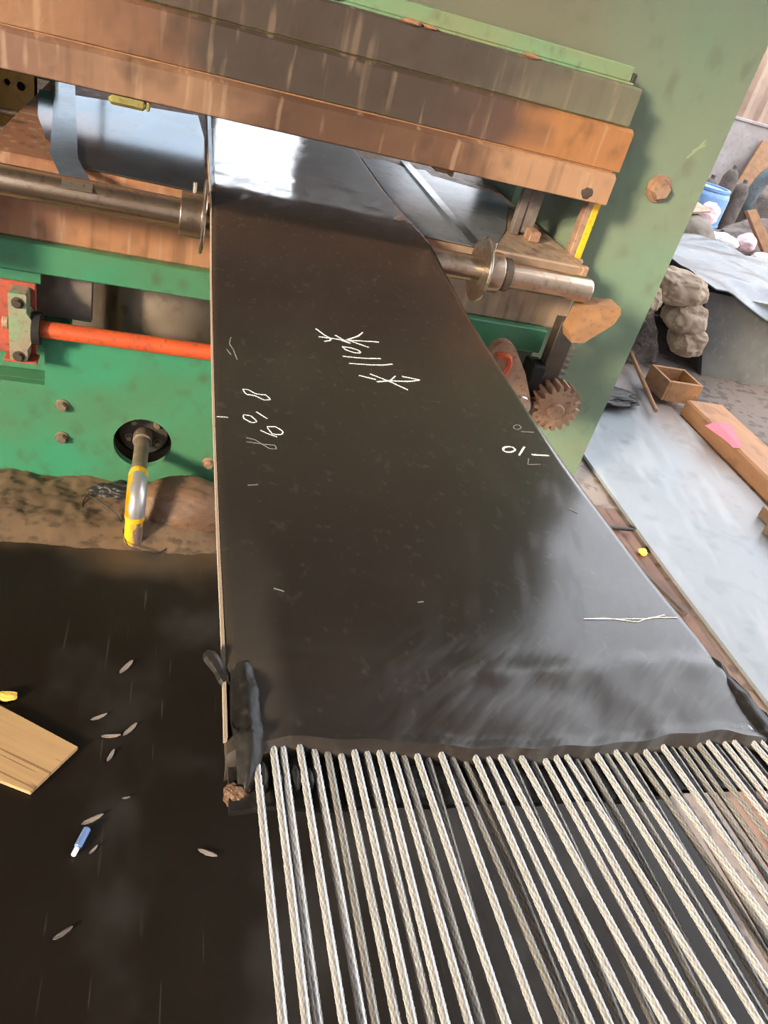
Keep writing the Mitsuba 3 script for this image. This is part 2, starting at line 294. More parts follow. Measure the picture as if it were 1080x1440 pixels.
# ------------------------------------------------------------------ press frame
fr = thing('hydraulic_press', 'large green painted steel frame with a hex bolt, behind the stacked beams', 'press')
outer = sg.box(-1.42, 0, 1.852, 3.3); inner = sg.box(-.93, -.2, 1.425, 1.655)
plate = outer.difference(inner)
obj('front_plate', extrude(plate, 2.72, 3.22), 'mat_green_frame', fr, smooth=False)
obj('rear_plate', extrude(plate, 3.42, 3.90), 'mat_green_frame', fr, smooth=False)
obj('hex_bolt', hexbolt((1.671, 2.72, 1.355), .036, .04), 'mat_rust_part', fr, 'rusty hex bolt')
def ribbon(pts, w, h=.0008, m=None):
    L = sg.LineString(pts).buffer(w / 2, 4); return L
obj('chalk_mark', extrude(so.unary_union([sg.LineString(q).buffer(.004) for q in ([(1.735, 1.475), (1.76, 1.51), (1.775, 1.54)], [(1.745, 1.50), (1.78, 1.525)])]), 2.7192, 2.721), 'mat_scribble', fr, 'faint yellow scribble')

# ------------------------------------------------------------------ upper platen stack
up = thing('upper_platen', 'stack of three long rusty steel beams hanging across above the belt', 'platen')
def beam(x0, x1, y0, y1, z0, z1, ch, seed):
    n = 60; x = np.linspace(x0, x1, n); w = (meshkit.fbm(np.c_[x * 6, x * 0 + seed, x * 0], 3, seed) - .5) * .006
    prof = [(y0 + .002, z0), (y0, z0 + .004), (y0, z1 - ch), (y0 + ch * 1.6, z1), (y1, z1), (y1, z0)]
    V = []
    for i in range(n): V += [(x[i], py + (w[i] if k in (1, 2) else 0), pz + (w[i] * .5 if k == 2 else 0)) for k, (py, pz) in enumerate(prof)]
    k = len(prof); F = []
    for i in range(n - 1):
        for j in range(k):
            a, b = i * k + j, i * k + (j + 1) % k; F += [(a, a + k, b + k), (a, b + k, b)]
    for j in range(1, k - 1): F += [(0, j, j + 1), ((n - 1) * k, (n - 1) * k + j + 1, (n - 1) * k + j)]
    m = trimesh.Trimesh(np.array(V), np.array(F), process=False); m.fix_normals(); return m
obj('heating_plate', beam(-.82, 1.383, 2.515, 3.75, 1.293, 1.392, .012, 1), 'mat_rust_low', up, 'lowest rusty orange beam with dark drips', smooth=30)
obj('insulation_strip', box(-.82, 1.372, 2.532, 3.75, 1.392, 1.399, .002), 'mat_bracket', up)
obj('middle_beam', beam(-.82, 1.390, 2.525, 3.75, 1.399, 1.528, .010, 2), 'mat_rust_mid', up, 'dark brown beam with an orange right end', smooth=30)
obj('insulation_strip', box(-.82, 1.36, 2.545, 3.75, 1.528, 1.533, .002), 'mat_brass', up)
obj('upper_beam', beam(-.82, 1.368, 2.535, 3.75, 1.533, 1.644, .006, 3), 'mat_rust_top', up, 'brown to olive upper beam', smooth=30)
obj('underside_plate', box(-.80, 1.36, 2.53, 3.74, 1.289, 1.293, .001), 'mat_underside', up)
gr = cat(box(.02, 1.345, 2.56, 2.70, 1.644, 1.652, .002), box(.02, 1.33, 2.56, 2.575, 1.652, 1.694, .003), box(.02, 1.33, 2.575, 2.70, 1.684, 1.694, .002))
obj('green_channel', gr, 'mat_green_rail', up, 'green painted channel rail', smooth=30)
obj('channel_end', box(1.333, 1.352, 2.565, 2.60, 1.650, 1.678, .004), 'mat_dark_steel', up)
obj('scale_lump', lump((.36, 2.58, 1.66), (.05, .03, .016), 3, .5, 2, 3, False), 'mat_debris', up)
for i, (x, s) in enumerate(((.60, .02), (.655, .014), (.98, .018))):
    obj('scale_lump', lump((x, 2.55, 1.648), (s * 1.6, s, s * .4), 5 + i, .4, 2, 2, False), 'mat_timber', up)
obj('weld_blot', lump((1.300, 2.516, 1.318), (.024, .004, .02), 9, .25, 2, 3, False), 'mat_dark_steel', up, 'round dark blot')
obj('spacer_block', cat(box(-.21, -.108, 2.512, 2.56, 1.264, 1.2895, .009), box(-.108, -.098, 2.516, 2.556, 1.266, 1.2895, .003)), 'mat_brass', up, 'short yellow brass block under the beam')
obj('spacer_block', cat(box(.80, .855, 2.62, 2.70, 1.262, 1.292, .004), box(.855, .868, 2.63, 2.69, 1.255, 1.292, .002)), 'mat_bracket', up, 'small orange spacer block')

# ------------------------------------------------------------------ press bed (lower half)
bed = thing('press_bed', 'green lower press body with a rusty top, a long slot and a round opening', 'press bed')
ZP = 1.094
obj('lower_platen', cat(box(-.53, 1.372, 2.46, 3.92, .862, ZP, .006)), 'mat_platen', bed, 'rusty brown lower platen')
obj('edge_strip', box(1.352, 1.376, 2.446, 2.47, .99, 1.10, .004), 'mat_rust_part', bed)
obj('stop_block', box(1.22, 1.262, 2.66, 2.72, ZP, 1.132, .004), 'mat_rust_part', bed)
obj('post', cat(box(1.17, 1.20, 2.72, 2.75, ZP, 1.292, .003), box(1.20, 1.255, 2.73, 2.76, ZP + .01, 1.292, .003)), 'mat_debris', bed)
obj('top_rail', box(-.9, 1.30, 2.425, 2.60, .774, .862, .004), 'mat_green', bed)
slot = sg.box(-.376, .595, .62, .775).union(sg.box(-.95, .403, -.366, .742))
hole = sg.Point(-.048, .217).buffer(.098, 32)
panel = sg.box(-.9, 0.0, 1.16, .774).difference(slot).difference(hole)
obj('front_panel', extrude(panel, 2.425, 2.455), 'mat_green', bed, smooth=30)
obj('back_panel', box(-.9, -.235, 2.50, 2.53, .61, .77, .003), 'mat_grey_plate', bed)
obj('back_panel', box(-.9, 1.15, 3.10, 3.14, .0, .86, .003), 'mat_grey_plate', bed)
obj('recess_floor', box(-.9, -.366, 2.456, 2.66, .395, .403, .002), 'mat_green', bed)
obj('recess_back', box(-.9, -.30, 2.52, 2.56, .403, .60, .003), 'mat_green', bed)
ram = lathe([(0, .0), (.235, .0), (.235, .70), (.262, .715), (.262, .862), (0, .862)], 72, at=(.0, 2.86, 0))
obj('ram', ram, 'mat_chrome', bed, 'polished chrome hydraulic ram')
for z in (.335, .210): obj('hex_bolt', hexbolt((-.312, 2.425, z), .017, .022), 'mat_pipe_grey', bed)
obj('hex_bolt', hexbolt((.186, 2.425, .165), .017, .022), 'mat_rust_part', bed)
fl = obj('port_flange', rod(.085, (-.048, 2.52, .217), (-.048, 2.495, .217), .004, 48), 'mat_dark_steel', bed)
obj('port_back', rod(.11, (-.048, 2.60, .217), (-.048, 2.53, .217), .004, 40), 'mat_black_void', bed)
for dx, dz in ((-.035, .048), (.045, .043), (-.05, -.018), (.05, -.03)):
    obj('bolt', hexbolt((-.048 + dx, 2.495, .217 + dz), .011, .018), 'mat_pipe_grey', fl)

yb = thing('yellow_bracket', 'yellow painted steel plate with two holes at the left end of the platens', 'bracket')
obj('plate', extrude(sg.box(-.88, .75, -.575, 1.27).difference(sg.Point(-.622, 1.062).buffer(.016)).difference(sg.Point(-.672, 1.066).buffer(.012)), 3.60, 3.625), 'mat_yellow_dull', yb, smooth=False)
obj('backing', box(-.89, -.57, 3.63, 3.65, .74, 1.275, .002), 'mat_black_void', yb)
obj('green_edge', box(-.575, -.50, 3.62, 3.70, 1.10, 1.19, .003), 'mat_green', yb)
for y, z in ((3.05, 1.075), (2.82, 1.07)): obj('pin', rod(.011, (-.60, y, z), (-.531, y, z), .003, 14), 'mat_dark_steel', bed)

# left bearing and orange shaft
be = thing('bearing_block', 'green pillow block bearing on a red plate at the left edge, holding the orange bar', 'bearing')
obj('mounting_plate', cat(box(-.62, -.385, 2.40, 2.415, .517, .75, .003), box(-.47, -.375, 2.34, 2.40, .515, .523, .002)), 'mat_red_plate', be, 'red mounting plate')
pb = [(-.447, .53), (-.447, .735), (-.405, .735), (-.405, .68), (-.392, .66), (-.389, .625), (-.392, .59), (-.405, .565), (-.405, .53)]
obj('housing_or_shade', extrude(sg.Polygon(pb).buffer(.004), 2.335, 2.40), 'mat_pillow', be)
obj('bearing_ring', lathe([(.028, 0), (.05, 0), (.05, .022), (.028, .022), (.028, 0)], 40, 'x', (-.389, 2.37, .624)), 'mat_black_void', be)
for z in (.712, .54): obj('bolt', hexbolt((-.425, 2.335, z), .013, .014), 'mat_dark_steel', be)
obj('grease_cap', rod(.02, (-.475, 2.37, .63), (-.455, 2.37, .63), .004, 20), 'mat_rust_part', be)
ob = thing('orange_bar', 'orange red painted round bar across the slot of the green press body', 'bar')
obj('bar', rod(.026, (-.40, 2.37, .624), (1.10, 2.37, .624), .003, 32), 'mat_orange', ob)
del labels[ob]; b_ = [k for k in scene if k.startswith(ob + '__')][0]; scene[ob] = scene.pop(b_); labels[ob] = {'label': 'orange red painted round bar across the slot of the green press body', 'category': 'bar'}

# ------------------------------------------------------------------ steel sheets on the platen
ls = sg.Polygon([(-.53, 3.43), (.05, 3.62), (.074, 3.2), (.074, 2.44), (-.26, 2.455), (-.40, 2.70), (-.47, 3.0)])
obj('steel_sheet', extrude(ls, ZP + .0005, ZP + .0035, 'xy'), 'mat_zinc', None, 'bluish bare steel sheet lying on the platen to the left of the belt', 'steel sheet', smooth=30)
rs = sg.Polygon([(.735, 2.45), (.735, 3.5), (.86, 3.56), (.95, 3.50), (1.04, 3.55), (1.045, 3.46), (1.10, 3.44), (1.31, 3.36), (1.325, 3.2), (1.16, 2.75), (1.02, 2.47), (1.005, 2.44), (.99, 2.462), (.975, 2.44), (.96, 2.46), (.93, 2.44)])
obj('steel_sheet', extrude(rs, ZP + .0005, ZP + .0035, 'xy'), 'mat_zinc_dusty', None, 'bluish bare steel sheet with a ragged front edge to the right of the belt', 'steel sheet', smooth=30)
gb = extrude(sg.Polygon([(.925, 2.44), (.96, 2.44), (.972, 3.60), (.93, 3.60)]), ZP + .0036, ZP + .012, 'xy')
obj('guide_bar', gb, 'mat_flat_bar', None, 'thin steel bar lying lengthwise on the right hand steel sheet', 'bar', smooth=30)
fb = thing('flat_bar', 'pale flat steel strip reaching from under the beam down onto the roller, at the left', 'steel strip')
obj('strip', slab(np.array([[-.50, -.432], [-.36, -.285], [-.290, -.215]]), np.array([[3.62, 3.66], [2.5, 2.5], [2.215, 2.215]]), np.array([[1.104, 1.104], [1.106, 1.106], [1.119, 1.119]]), .003), 'mat_flat_bar', fb, smooth=30)
obj('bent_lip', slab(np.array([[-.290, -.215], [-.289, -.214]]), np.array([[2.215, 2.215], [2.19, 2.19]]), np.array([[1.1195, 1.1195], [1.108, 1.108]]), .003), 'mat_bright_steel', fb, smooth=30)

# ------------------------------------------------------------------ guide roller
RY, RZ = 2.235, 1.0838
ro = thing('guide_roller', 'long round steel shaft with two flanged collars under the belt in front of the press', 'roller')
obj('shaft', lathe([(0, 0), (.036, 0), (.039, .004), (.039, 1.985), (.034, 1.996), (0, 1.996)], 56, 'x', (-.715, RY, RZ)), 'mat_shaft', ro)
def collar(x, s, part_dir):
    c = obj('collar', lathe([(.039, 0), (.058, 0), (.060, .003), (.060, .055), (.058, .058), (.039, .058), (.039, 0)], 56, 'x', (x - (.058 if part_dir < 0 else 0), RY, RZ)), 'mat_shaft', ro)
    x1 = x + .0005 * part_dir
    f = lathe([(.039, 0), (.094, 0), (.097, .003), (.097, .007), (.094, .010), (.039, .010), (.039, 0)], 72, 'x', (x1 if part_dir < 0 else x1 - .010, RY, RZ))
    obj('flange', f, 'mat_bright_steel', c)
    obj('set_screw', cat(rod(.006, (x - part_dir * -.025, RY + .01, RZ + .058), (x - part_dir * -.025, RY + .012, RZ + .085), .001, 12)), 'mat_bright_steel', c)
collar(.066, 1, -1); collar(.905, 1, 1)
obj('stub', lathe([(.039, 0), (.050, 0), (.050, .03), (.039, .03), (.039, 0)], 48, 'x', (.964, RY, RZ)), 'mat_dark_steel', ro)

# right roller bracket, rack, gear, strut
hexa = [(1.285, .93), (1.30, 1.03), (1.355, 1.04), (1.425, 1.045), (1.435, 1.02), (1.425, .985), (1.345, .905), (1.30, .90)]
obj('roller_bracket', extrude(sg.Polygon(hexa), 2.245, 2.32), 'mat_bracket', None, 'orange faceted steel bracket under the right end of the roller', 'bracket', smooth=False)
obj('roller_bracket', extrude(sg.Polygon([(-.74, .87), (-.74, 1.02), (-.72, 1.04), (-.64, 1.04), (-.62, 1.02), (-.62, .87)]), 2.20, 2.46), 'mat_bracket', None, 'orange steel bracket under the left end of the roller, out at the left', 'bracket', smooth=False)
def rack_mesh():
    z = np.arange(.60, .935, .024); m = [box(1.295, 1.362, 2.345, 2.40, .58, .935, .003)]
    for a in z: m.append(hull([(x, y, a + dz) for x, w in ((1.362, .008), (1.385, .0045)) for y in (2.348, 2.397) for dz in (-w, w)]))
    return m
rk = thing('gear_rack', 'dark toothed rack bar standing under the roller bracket', 'gear rack')
ms = rack_mesh(); obj('bar', ms[0], 'mat_dark_steel', rk)
for m in ms[1:]: obj('tooth', m, 'mat_debris', rk, smooth=False)
ge = thing('pinion_gear', 'rusty toothed pinion gear at the foot of the rack beside the belt edge', 'gear')
GX, GY, GZ = 1.362, 2.30, .640; GS = 1.15
obj('wheel', cat(rod(.072, (GX, GY + .035, GZ), (GX, GY - .035, GZ), .004, 40), rod(.032, (GX - .01, GY - .03, GZ - .005), (GX - .01, GY - .055, GZ - .005), .004, 24)), 'mat_rust_part', ge)
for i in range(18):
    a = i * 2 * math.pi / 18
    t = hull([(r, y, w * s) for r, w in ((.068, .0098), (.090, .0048)) for y in (-.034, .034) for s in (-1, 1)])
    t.apply_transform(trimesh.transformations.rotation_matrix(-a, [0, 1, 0])); t.apply_translation((GX, GY, GZ))
    obj('tooth', t, 'mat_rust_part', ge, smooth=False)
obj('axle', rod(.028, (GX - .16, GY, GZ - .02), (GX - .02, GY, GZ - .02), .003, 24), 'mat_dark_steel', ge)
lv = thing('lever_arm', 'rusty brown lever arm with an orange handle between the belt edge and the pinion gear', 'lever')
arm = sg.LineString([(1.10, .80), (1.165, .72), (1.215, .635), (1.215, .60)]).buffer(.047, 8)
obj('arm', extrude(arm, 2.29, 2.33), 'mat_rust_part', lv, smooth=30)
obj('boss', lathe([(0, 0), (.042, 0), (.046, .006), (.04, .022), (.02, .026), (0, .026)], 32, 'y', (1.215, 2.264, .625)), 'mat_bright_steel', lv)
obj('handle', tube(curve([(1.075, 2.285, .80), (1.11, 2.275, .805), (1.125, 2.275, .775), (1.118, 2.275, .735), (1.112, 2.275, .70)], 14), .0105, 10), 'mat_orange', lv, 'bright orange handle')
obj('housing_or_shade', box(1.245, 1.30, 2.33, 2.42, .60, .765, .006), 'mat_black_void', lv)  # black block painted in as the shadow between lever and rack
st = thing('yellow_strut', 'yellow painted upright flat bar between the beam end and the platen on the right', 'strut')
obj('yellow_face', box(1.386, 1.412, 2.60, 2.622, 1.085, 1.292, .002), 'mat_yellow', st)
obj('side_plate', box(1.362, 1.386, 2.60, 2.64, 1.085, 1.292, .002), 'mat_rust_part', st)
obj('foot', box(1.33, 1.42, 2.585, 2.66, 1.070, 1.086, .003), 'mat_rust_part', st)
obj('shelf_plate', box(1.05, 1.378, 2.448, 2.60, 1.030, 1.040, .002), 'mat_rust_part', bed)

# ------------------------------------------------------------------ yellow pipe at the round opening
pp = thing('elbow_pipe', 'grey and yellow elbow pipe coming out of the round opening and going into the floor', 'pipe')
PX, PZ, PR = -.050, .214, .027
obj('collar', rod(.033, (PX, 2.496, PZ), (PX, 2.44, PZ), .003, 32), 'mat_pipe_grey', pp)
obj('inlet', rod(PR - .002, (PX, 2.46, PZ), (PX, 2.235, PZ), .002, 32), 'mat_pipe_grey', pp, 'dusty grey pipe stub')
obj('weld_ring', lathe([(PR - .004, 0), (PR + .004, .002), (PR + .005, .02), (PR + .003, .038), (PR - .004, .04)], 32, 'y', (PX, 2.205, PZ)), 'mat_yellow', pp, 'bright yellow ring')
el = [(PX, 2.21 - .085 * math.sin(a), PZ - .085 + .085 * math.cos(a)) for a in np.linspace(0, math.pi / 2, 16)]
obj('elbow', tube(el, PR + .005, 32), 'mat_pipe_silver', pp, 'shiny silver elbow')
obj('weld_ring', lathe([(PR - .004, 0), (PR + .004, .002), (PR + .005, .012), (PR + .003, .022), (PR - .004, .024)], 32, 'z', (PX, 2.125, PZ - .105)), 'mat_yellow', pp, 'bright yellow ring')
obj('leg', rod(PR + .002, (PX, 2.125, -.01), (PX, 2.125, PZ - .095), .002, 32), 'mat_pipe_worn', pp, 'worn yellow and rusty leg')

# loose soil, sack, wires on the left
n, m = 46, 130
X, Y = np.meshgrid(np.linspace(-.95, .32, m), np.linspace(2.0, 2.424, n))
H = meshkit.fbm(np.stack([X * 9, Y * 9, X * 0], -1), 4, 3); H2 = meshkit.fbm(np.stack([X * 40, Y * 40, X * 0], -1), 3, 4)
Z = .004 + np.clip((Y - 2.02) * .30, 0, .05) * (.3 + 1.1 * H) + .010 * (H2 - .3) * np.clip((Y - 2.0) * 8, 0, 1)
Z *= np.clip((.30 - X) * 6, 0.05, 1); Z = .010 + (Z - .004) - .035 * np.clip((2.17 + .14 * (H - .5) - Y) / .15, 0, 1); Z = np.maximum(Z, .0065)
obj('loose_soil', slab(X, Y, Z, .006), 'mat_soil', None, 'brown loose dirt heaped along the foot of the green press body', 'dirt', kind='stuff', smooth=60)
sk = lump((.125, 2.275, .06), (.175, .105, .115), 11, .14, 1.6, 5)
obj('sack', sk, 'mat_sack', None, 'crumpled brown sack on the floor behind the elbow pipe', 'sack', smooth=True)
obj('rag', lump((-.10, 2.35, .05), (.10, .04, .04), 4, .4, 2.4, 4), 'mat_wire', None, 'black rag on the dirt to the left of the elbow pipe', 'rag', smooth=True)
w1 = curve([(-.235, 2.31, .05), (-.205, 2.27, .085), (-.15, 2.24, .07), (-.10, 2.2, .05), (-.06, 2.08, .03), (.02, 2.06, .02), (.06, 2.10, .015), (.085, 2.16, .02), (.05, 2.22, .03)], 60)
obj('wire', tube(w1, .0022, 6), 'mat_wire', None, 'thin black wire looping round the foot of the elbow pipe', 'wire', smooth=True)
w2 = curve([(-.21, 2.32, .06), (-.225, 2.25, .05), (-.20, 2.22, .055), (-.34, 2.20, .04), (-.45, 2.22, .04)], 40)
obj('wire', tube(w2, .0018, 6), 'mat_wire', None, 'thin wire lying on the dirt to the left of the pipe', 'wire', smooth=True)

# ------------------------------------------------------------------ floor coverings
n, m = 40, 40
mx = sg.Polygon([(-1.4, -1.5), (1.49, -1.5), (1.505, .3), (1.52, 1.3), (1.50, 2.0), (.6, 2.23), (-.2, 2.24), (-1.4, 2.23)])
obj('rubber_floor_mat', extrude(mx, .0005, .008, 'xy'), 'mat_floor_mat', None, 'large dark glossy rubber sheet covering the floor at the lower left and under the cords', 'rubber mat', smooth=30)
def strip(n=24, m=60):
    X, Y = np.meshgrid(np.linspace(0, 1, n), np.linspace(.1, 4.35, m))
    Xw = 2.105 + .93 * X + .012 * np.sin(Y * 2.1) - .04 * (Y - 2.2) * (1 - X) * .3
    Zw = .024 + .008 * (meshkit.fbm(np.stack([Xw * 2, Y * 1.4, X * 0], -1), 2, 8) - .5)
    return slab(Xw, Y, Zw, .016)
obj('rubber_sheet', strip(), 'mat_strip', None, 'long pale blue grey rubber sheet lying on the floor at the right', 'rubber sheet', smooth=40)
obj('rubber_offcut', lump((2.47, 3.75, .078), (.28, .13, .042), 21, .4, 2, 4, False), 'mat_rubber', None, 'black rubber offcut on the far end of the pale floor sheet by the green frame', 'offcut', smooth=True)
obj('floor_rail', cat(box(1.885, 1.99, -.5, 2.62, .0005, .022, .004), box(1.99, 2.065, -.5, 2.62, .0005, .010, .003)), 'mat_rail', None, 'rusty brown steel rail on the floor between the belt and the pale sheet', 'rail', smooth=30)
obj('iron_rod', rod(.008, (1.86, 2.43, .032), (2.055, 2.43, .032), .002, 14), 'mat_wire', None, 'short dark iron rod lying across the floor rail', 'rod', smooth=True)
obj('steel_wire', tube(curve([(1.90, 2.26, .027), (1.95, 2.15, .027), (1.985, 2.03, .027), (2.03, 1.90, .020)], 20), .007, 8), 'mat_dark_steel', None, 'bent dark wire along the floor rail', 'wire', smooth=True)
obj('yellow_scrap', lump((2.035, 2.285, .022), (.020, .018, .012), 8, .5, 2, 3), 'mat_yellow_scrap', None, 'small yellow scrap on the floor rail', 'scrap', smooth=False)

# board and scraps on the dark mat
bd = sg.Polygon([(-.46, 1.47), (-.335, 1.425), (-.125, 1.29), (-.213, 1.165), (-.33, 1.22), (-.46, 1.26)])
obj('plywood_board', extrude(bd, .010, .022, 'xy'), 'mat_plywood', None, 'tan plywood offcut lying on the dark floor mat at the left edge', 'board', smooth=30)
obj('yellow_scrap', lump((-.318, 1.452, .018), (.03, .014, .008), 6, .4, 2, 3, False), 'mat_yellow_scrap', None, 'small yellow scrap at the upper edge of the plywood offcut', 'scrap', smooth=False)
lt = thing('blue_stub', 'small blue plastic stub lying on the dark floor mat', 'plastic stub')
obj('body', rod(.0085, (-.078, 1.07, .017), (-.094, 1.025, .017), .002, 14), 'mat_blue', lt)
obj('tip', rod(.006, (-.094, 1.025, .017), (-.101, 1.005, .017), .002, 12), 'mat_white', lt)
r2 = np.random.default_rng(3)
chips = [(-.03, 1.565, .030, 1.0, 'pale leaf shaped shaving on the dark mat nearest the dirt'), (.19, 1.0, .024, -.4, 'pale pink shaving on the dark mat beside the leftmost cord'),
         (-.085, 1.39, .022, .5, 'grey shaving on the dark mat to the right of the plywood offcut'), (-.005, 1.35, .026, .9, 'thin slanting shaving on the dark mat right of the plywood offcut'),
         (-.05, 1.33, .024, .1, 'flat grey shaving on the dark mat below the slanting one'), (-.07, 1.095, .026, .5, 'brown oval shaving just above the blue plastic stub'),
         (-.06, 1.02, .013, .9, 'small round brown shaving to the right of the blue plastic stub'), (-.045, 1.27, .020, 1.2, 'slim brown shaving on the dark mat midway to the belt corner'),
         (.0, 1.15, .010, .2, 'tiny grey shaving alone in the middle of the dark mat'), (-.10, .84, .022, .6, 'grey shaving on the dark mat at the lower left')]
for i, (x, y, s, a, lb) in enumerate(chips):
    L = sg.Polygon([(-s, 0), (-s * .7, s * .2), (-s * .2, s * .27), (s * .5, s * .24), (s * .9, s * .12), (s, -.02 * s), (s * .6, -s * .16), (-s * .1, -s * .2), (-s * .7, -s * .14)]); L = affinity.translate(affinity.rotate(L, math.degrees(a), origin=(0, 0)), x, y)
    mm = extrude(L, .0105, .0125, 'xy'); v = mm.vertices; v[:, 2] += .004 * (np.hypot(v[:, 0] - x, v[:, 1] - y) / s) ** 2 - .001
    obj('rubber_shaving', mm, 'mat_scrap' if i < 8 else 'mat_debris', None, lb, 'shaving', 'shavings on the dark floor mat', smooth=False)

# ------------------------------------------------------------------ the belt
ys = [.40, .46, .55, .8, 1.2, 1.6, 2.0, 2.235, 2.40, 2.55, 2.75, 2.95, 3.2, 4.0]; zs = [1.108, 1.114, 1.116, 1.100, 1.088, 1.094, 1.120, 1.137, 1.132, 1.1235, 1.1145, 1.110, 1.1085, 1.1085]
zb = PchipInterpolator(ys, zs)
TH = .0135
def end_y(x):      # the ragged cut line of the top cover
    return np.interp(x, [.08, .11, .14, .22, .33, .42, .52, .60, .66, .73], [.440, .450, .456, .450, .442, .440, .448, .459, .462, .452]) + .0015 * np.sin(x * 90)
def belt_mesh():
    nx = 90; yy = np.r_[np.linspace(0, .3, 60), np.linspace(.3, 3.4, 150)[1:]]
    t = np.linspace(0, 1, nx); X = np.zeros((len(yy), nx)); Y = X.copy(); Z = X.copy()
    for i, d in enumerate(yy):
        x0 = .086; x1 = .720 + .012 * np.exp(-((d - .06) / .1) ** 2) * 0
        X[i] = x0 + (x1 - x0) * t; e = end_y(X[i]); Y[i] = e + d
        lip = .005 * np.exp(-((d - .010) / .010) ** 2) - .010 * np.exp(-(d / .005) ** 2) + .0035 * np.exp(-((d - .115) / .02) ** 2)
        w = meshkit.fbm(np.stack([X[i] * 14, Y[i] * 14, X[i] * 0], -1), 2, 2) - .5
        Z[i] = zb(Y[i]) + lip + w * .006 * np.exp(-(d / .12) ** 2)
        edge = np.minimum(X[i] - x0, x1 - X[i]); Z[i] -= .0035 * np.exp(-(edge / .004) ** 2) + .006 * np.exp(-(edge / .02) ** 2) * np.exp(-(d / .12) ** 2)
    return slab(X, Y, Z, TH)
bl = thing('conveyor_belt', 'wide black rubber conveyor belt with chalk writing and bare steel cords at its cut end', 'conveyor belt')
obj('top_cover', belt_mesh(), 'mat_belt', bl, smooth=40)
yy = np.linspace(.47, 3.8, 120)
obj('cut_edge', slab(np.c_[0 * yy + .0835, 0 * yy + .0868], np.c_[yy, yy], np.c_[zb(yy) - .0035, zb(yy) - .0022], .008), 'mat_rubber_edge', bl, 'pale cut left edge', smooth=60)
X, Y = np.meshgrid(np.linspace(.088, .722, 60), np.linspace(.402, .60, 24))
Yl = np.where(np.arange(24)[:, None] == 0, .402 + .002 * np.sin(X * 60) + .012 * (X > .56), Y)
obj('bottom_cover', slab(X, Yl, 1.0985 + 0 * X + .002 * meshkit.noise(np.stack([X * 60, Y * 60, X * 0], -1), 4), .007), 'mat_rubber', bl, 'dark lower rubber layer under the cords', smooth=40)
# torn flaps at the corners
def flap(pts, w, th=.004, seed=1):
    P = curve(pts, 18); W = np.interp(np.linspace(0, 1, 18), np.linspace(0, 1, len(w)), w); u = np.linspace(-.5, .5, 7)
    X = P[:, 0][:, None] + W[:, None] * u; Y = P[:, 1][:, None] + 0 * u; nz = meshkit.fbm(np.stack([X * 50, Y * 50, X * 0], -1), 3, seed) - .5
    return slab(X, Y + nz * .006, P[:, 2][:, None] + nz * .014 + .004 * np.cos(u * 6), th)
obj('torn_flap', flap([(.103, .56, 1.121), (.104, .50, 1.122), (.106, .46, 1.119), (.104, .425, 1.106), (.100, .412, 1.096)], [.022, .027, .030, .024, .012], seed=3), 'mat_rubber', bl, 'torn rubber flap at the left corner', smooth=60)
obj('torn_flap', tube(curve([(.090, .535, 1.108), (.083, .548, 1.110), (.075, .562, 1.114), (.066, .572, 1.118)], 10), [.005, .006, .007, .0065, .006, .007, .0075, .008, .0075, .004], 7), 'mat_rubber', bl, 'curled rubber shred', smooth=False)
obj('torn_flap', flap([(.712, .60, 1.112), (.718, .54, 1.114), (.722, .48, 1.110), (.726, .42, 1.104)], [.010, .034, .044, .050], seed=5), 'mat_rubber', bl, 'lifted rubber strip at the right corner', smooth=60)
for x, y, s in ((.118, .432, .013), (.132, .430, .012), (.149, .429, .012), (.162, .427, .009)):
    obj('rubber_lug', lump((x, y, 1.103), (s * .45, s * 1.3, .009), int(x * 1000), .25, 2, 3, False), 'mat_rubber', bl, smooth=True)
tail = [(.097, .428, 1.094)]
obj('torn_flap', lump((.096, .420, 1.095), (.012, .010, .012), 14, .5, 2, 3, False), 'mat_sack', bl, 'brown torn corner tip', smooth=False)

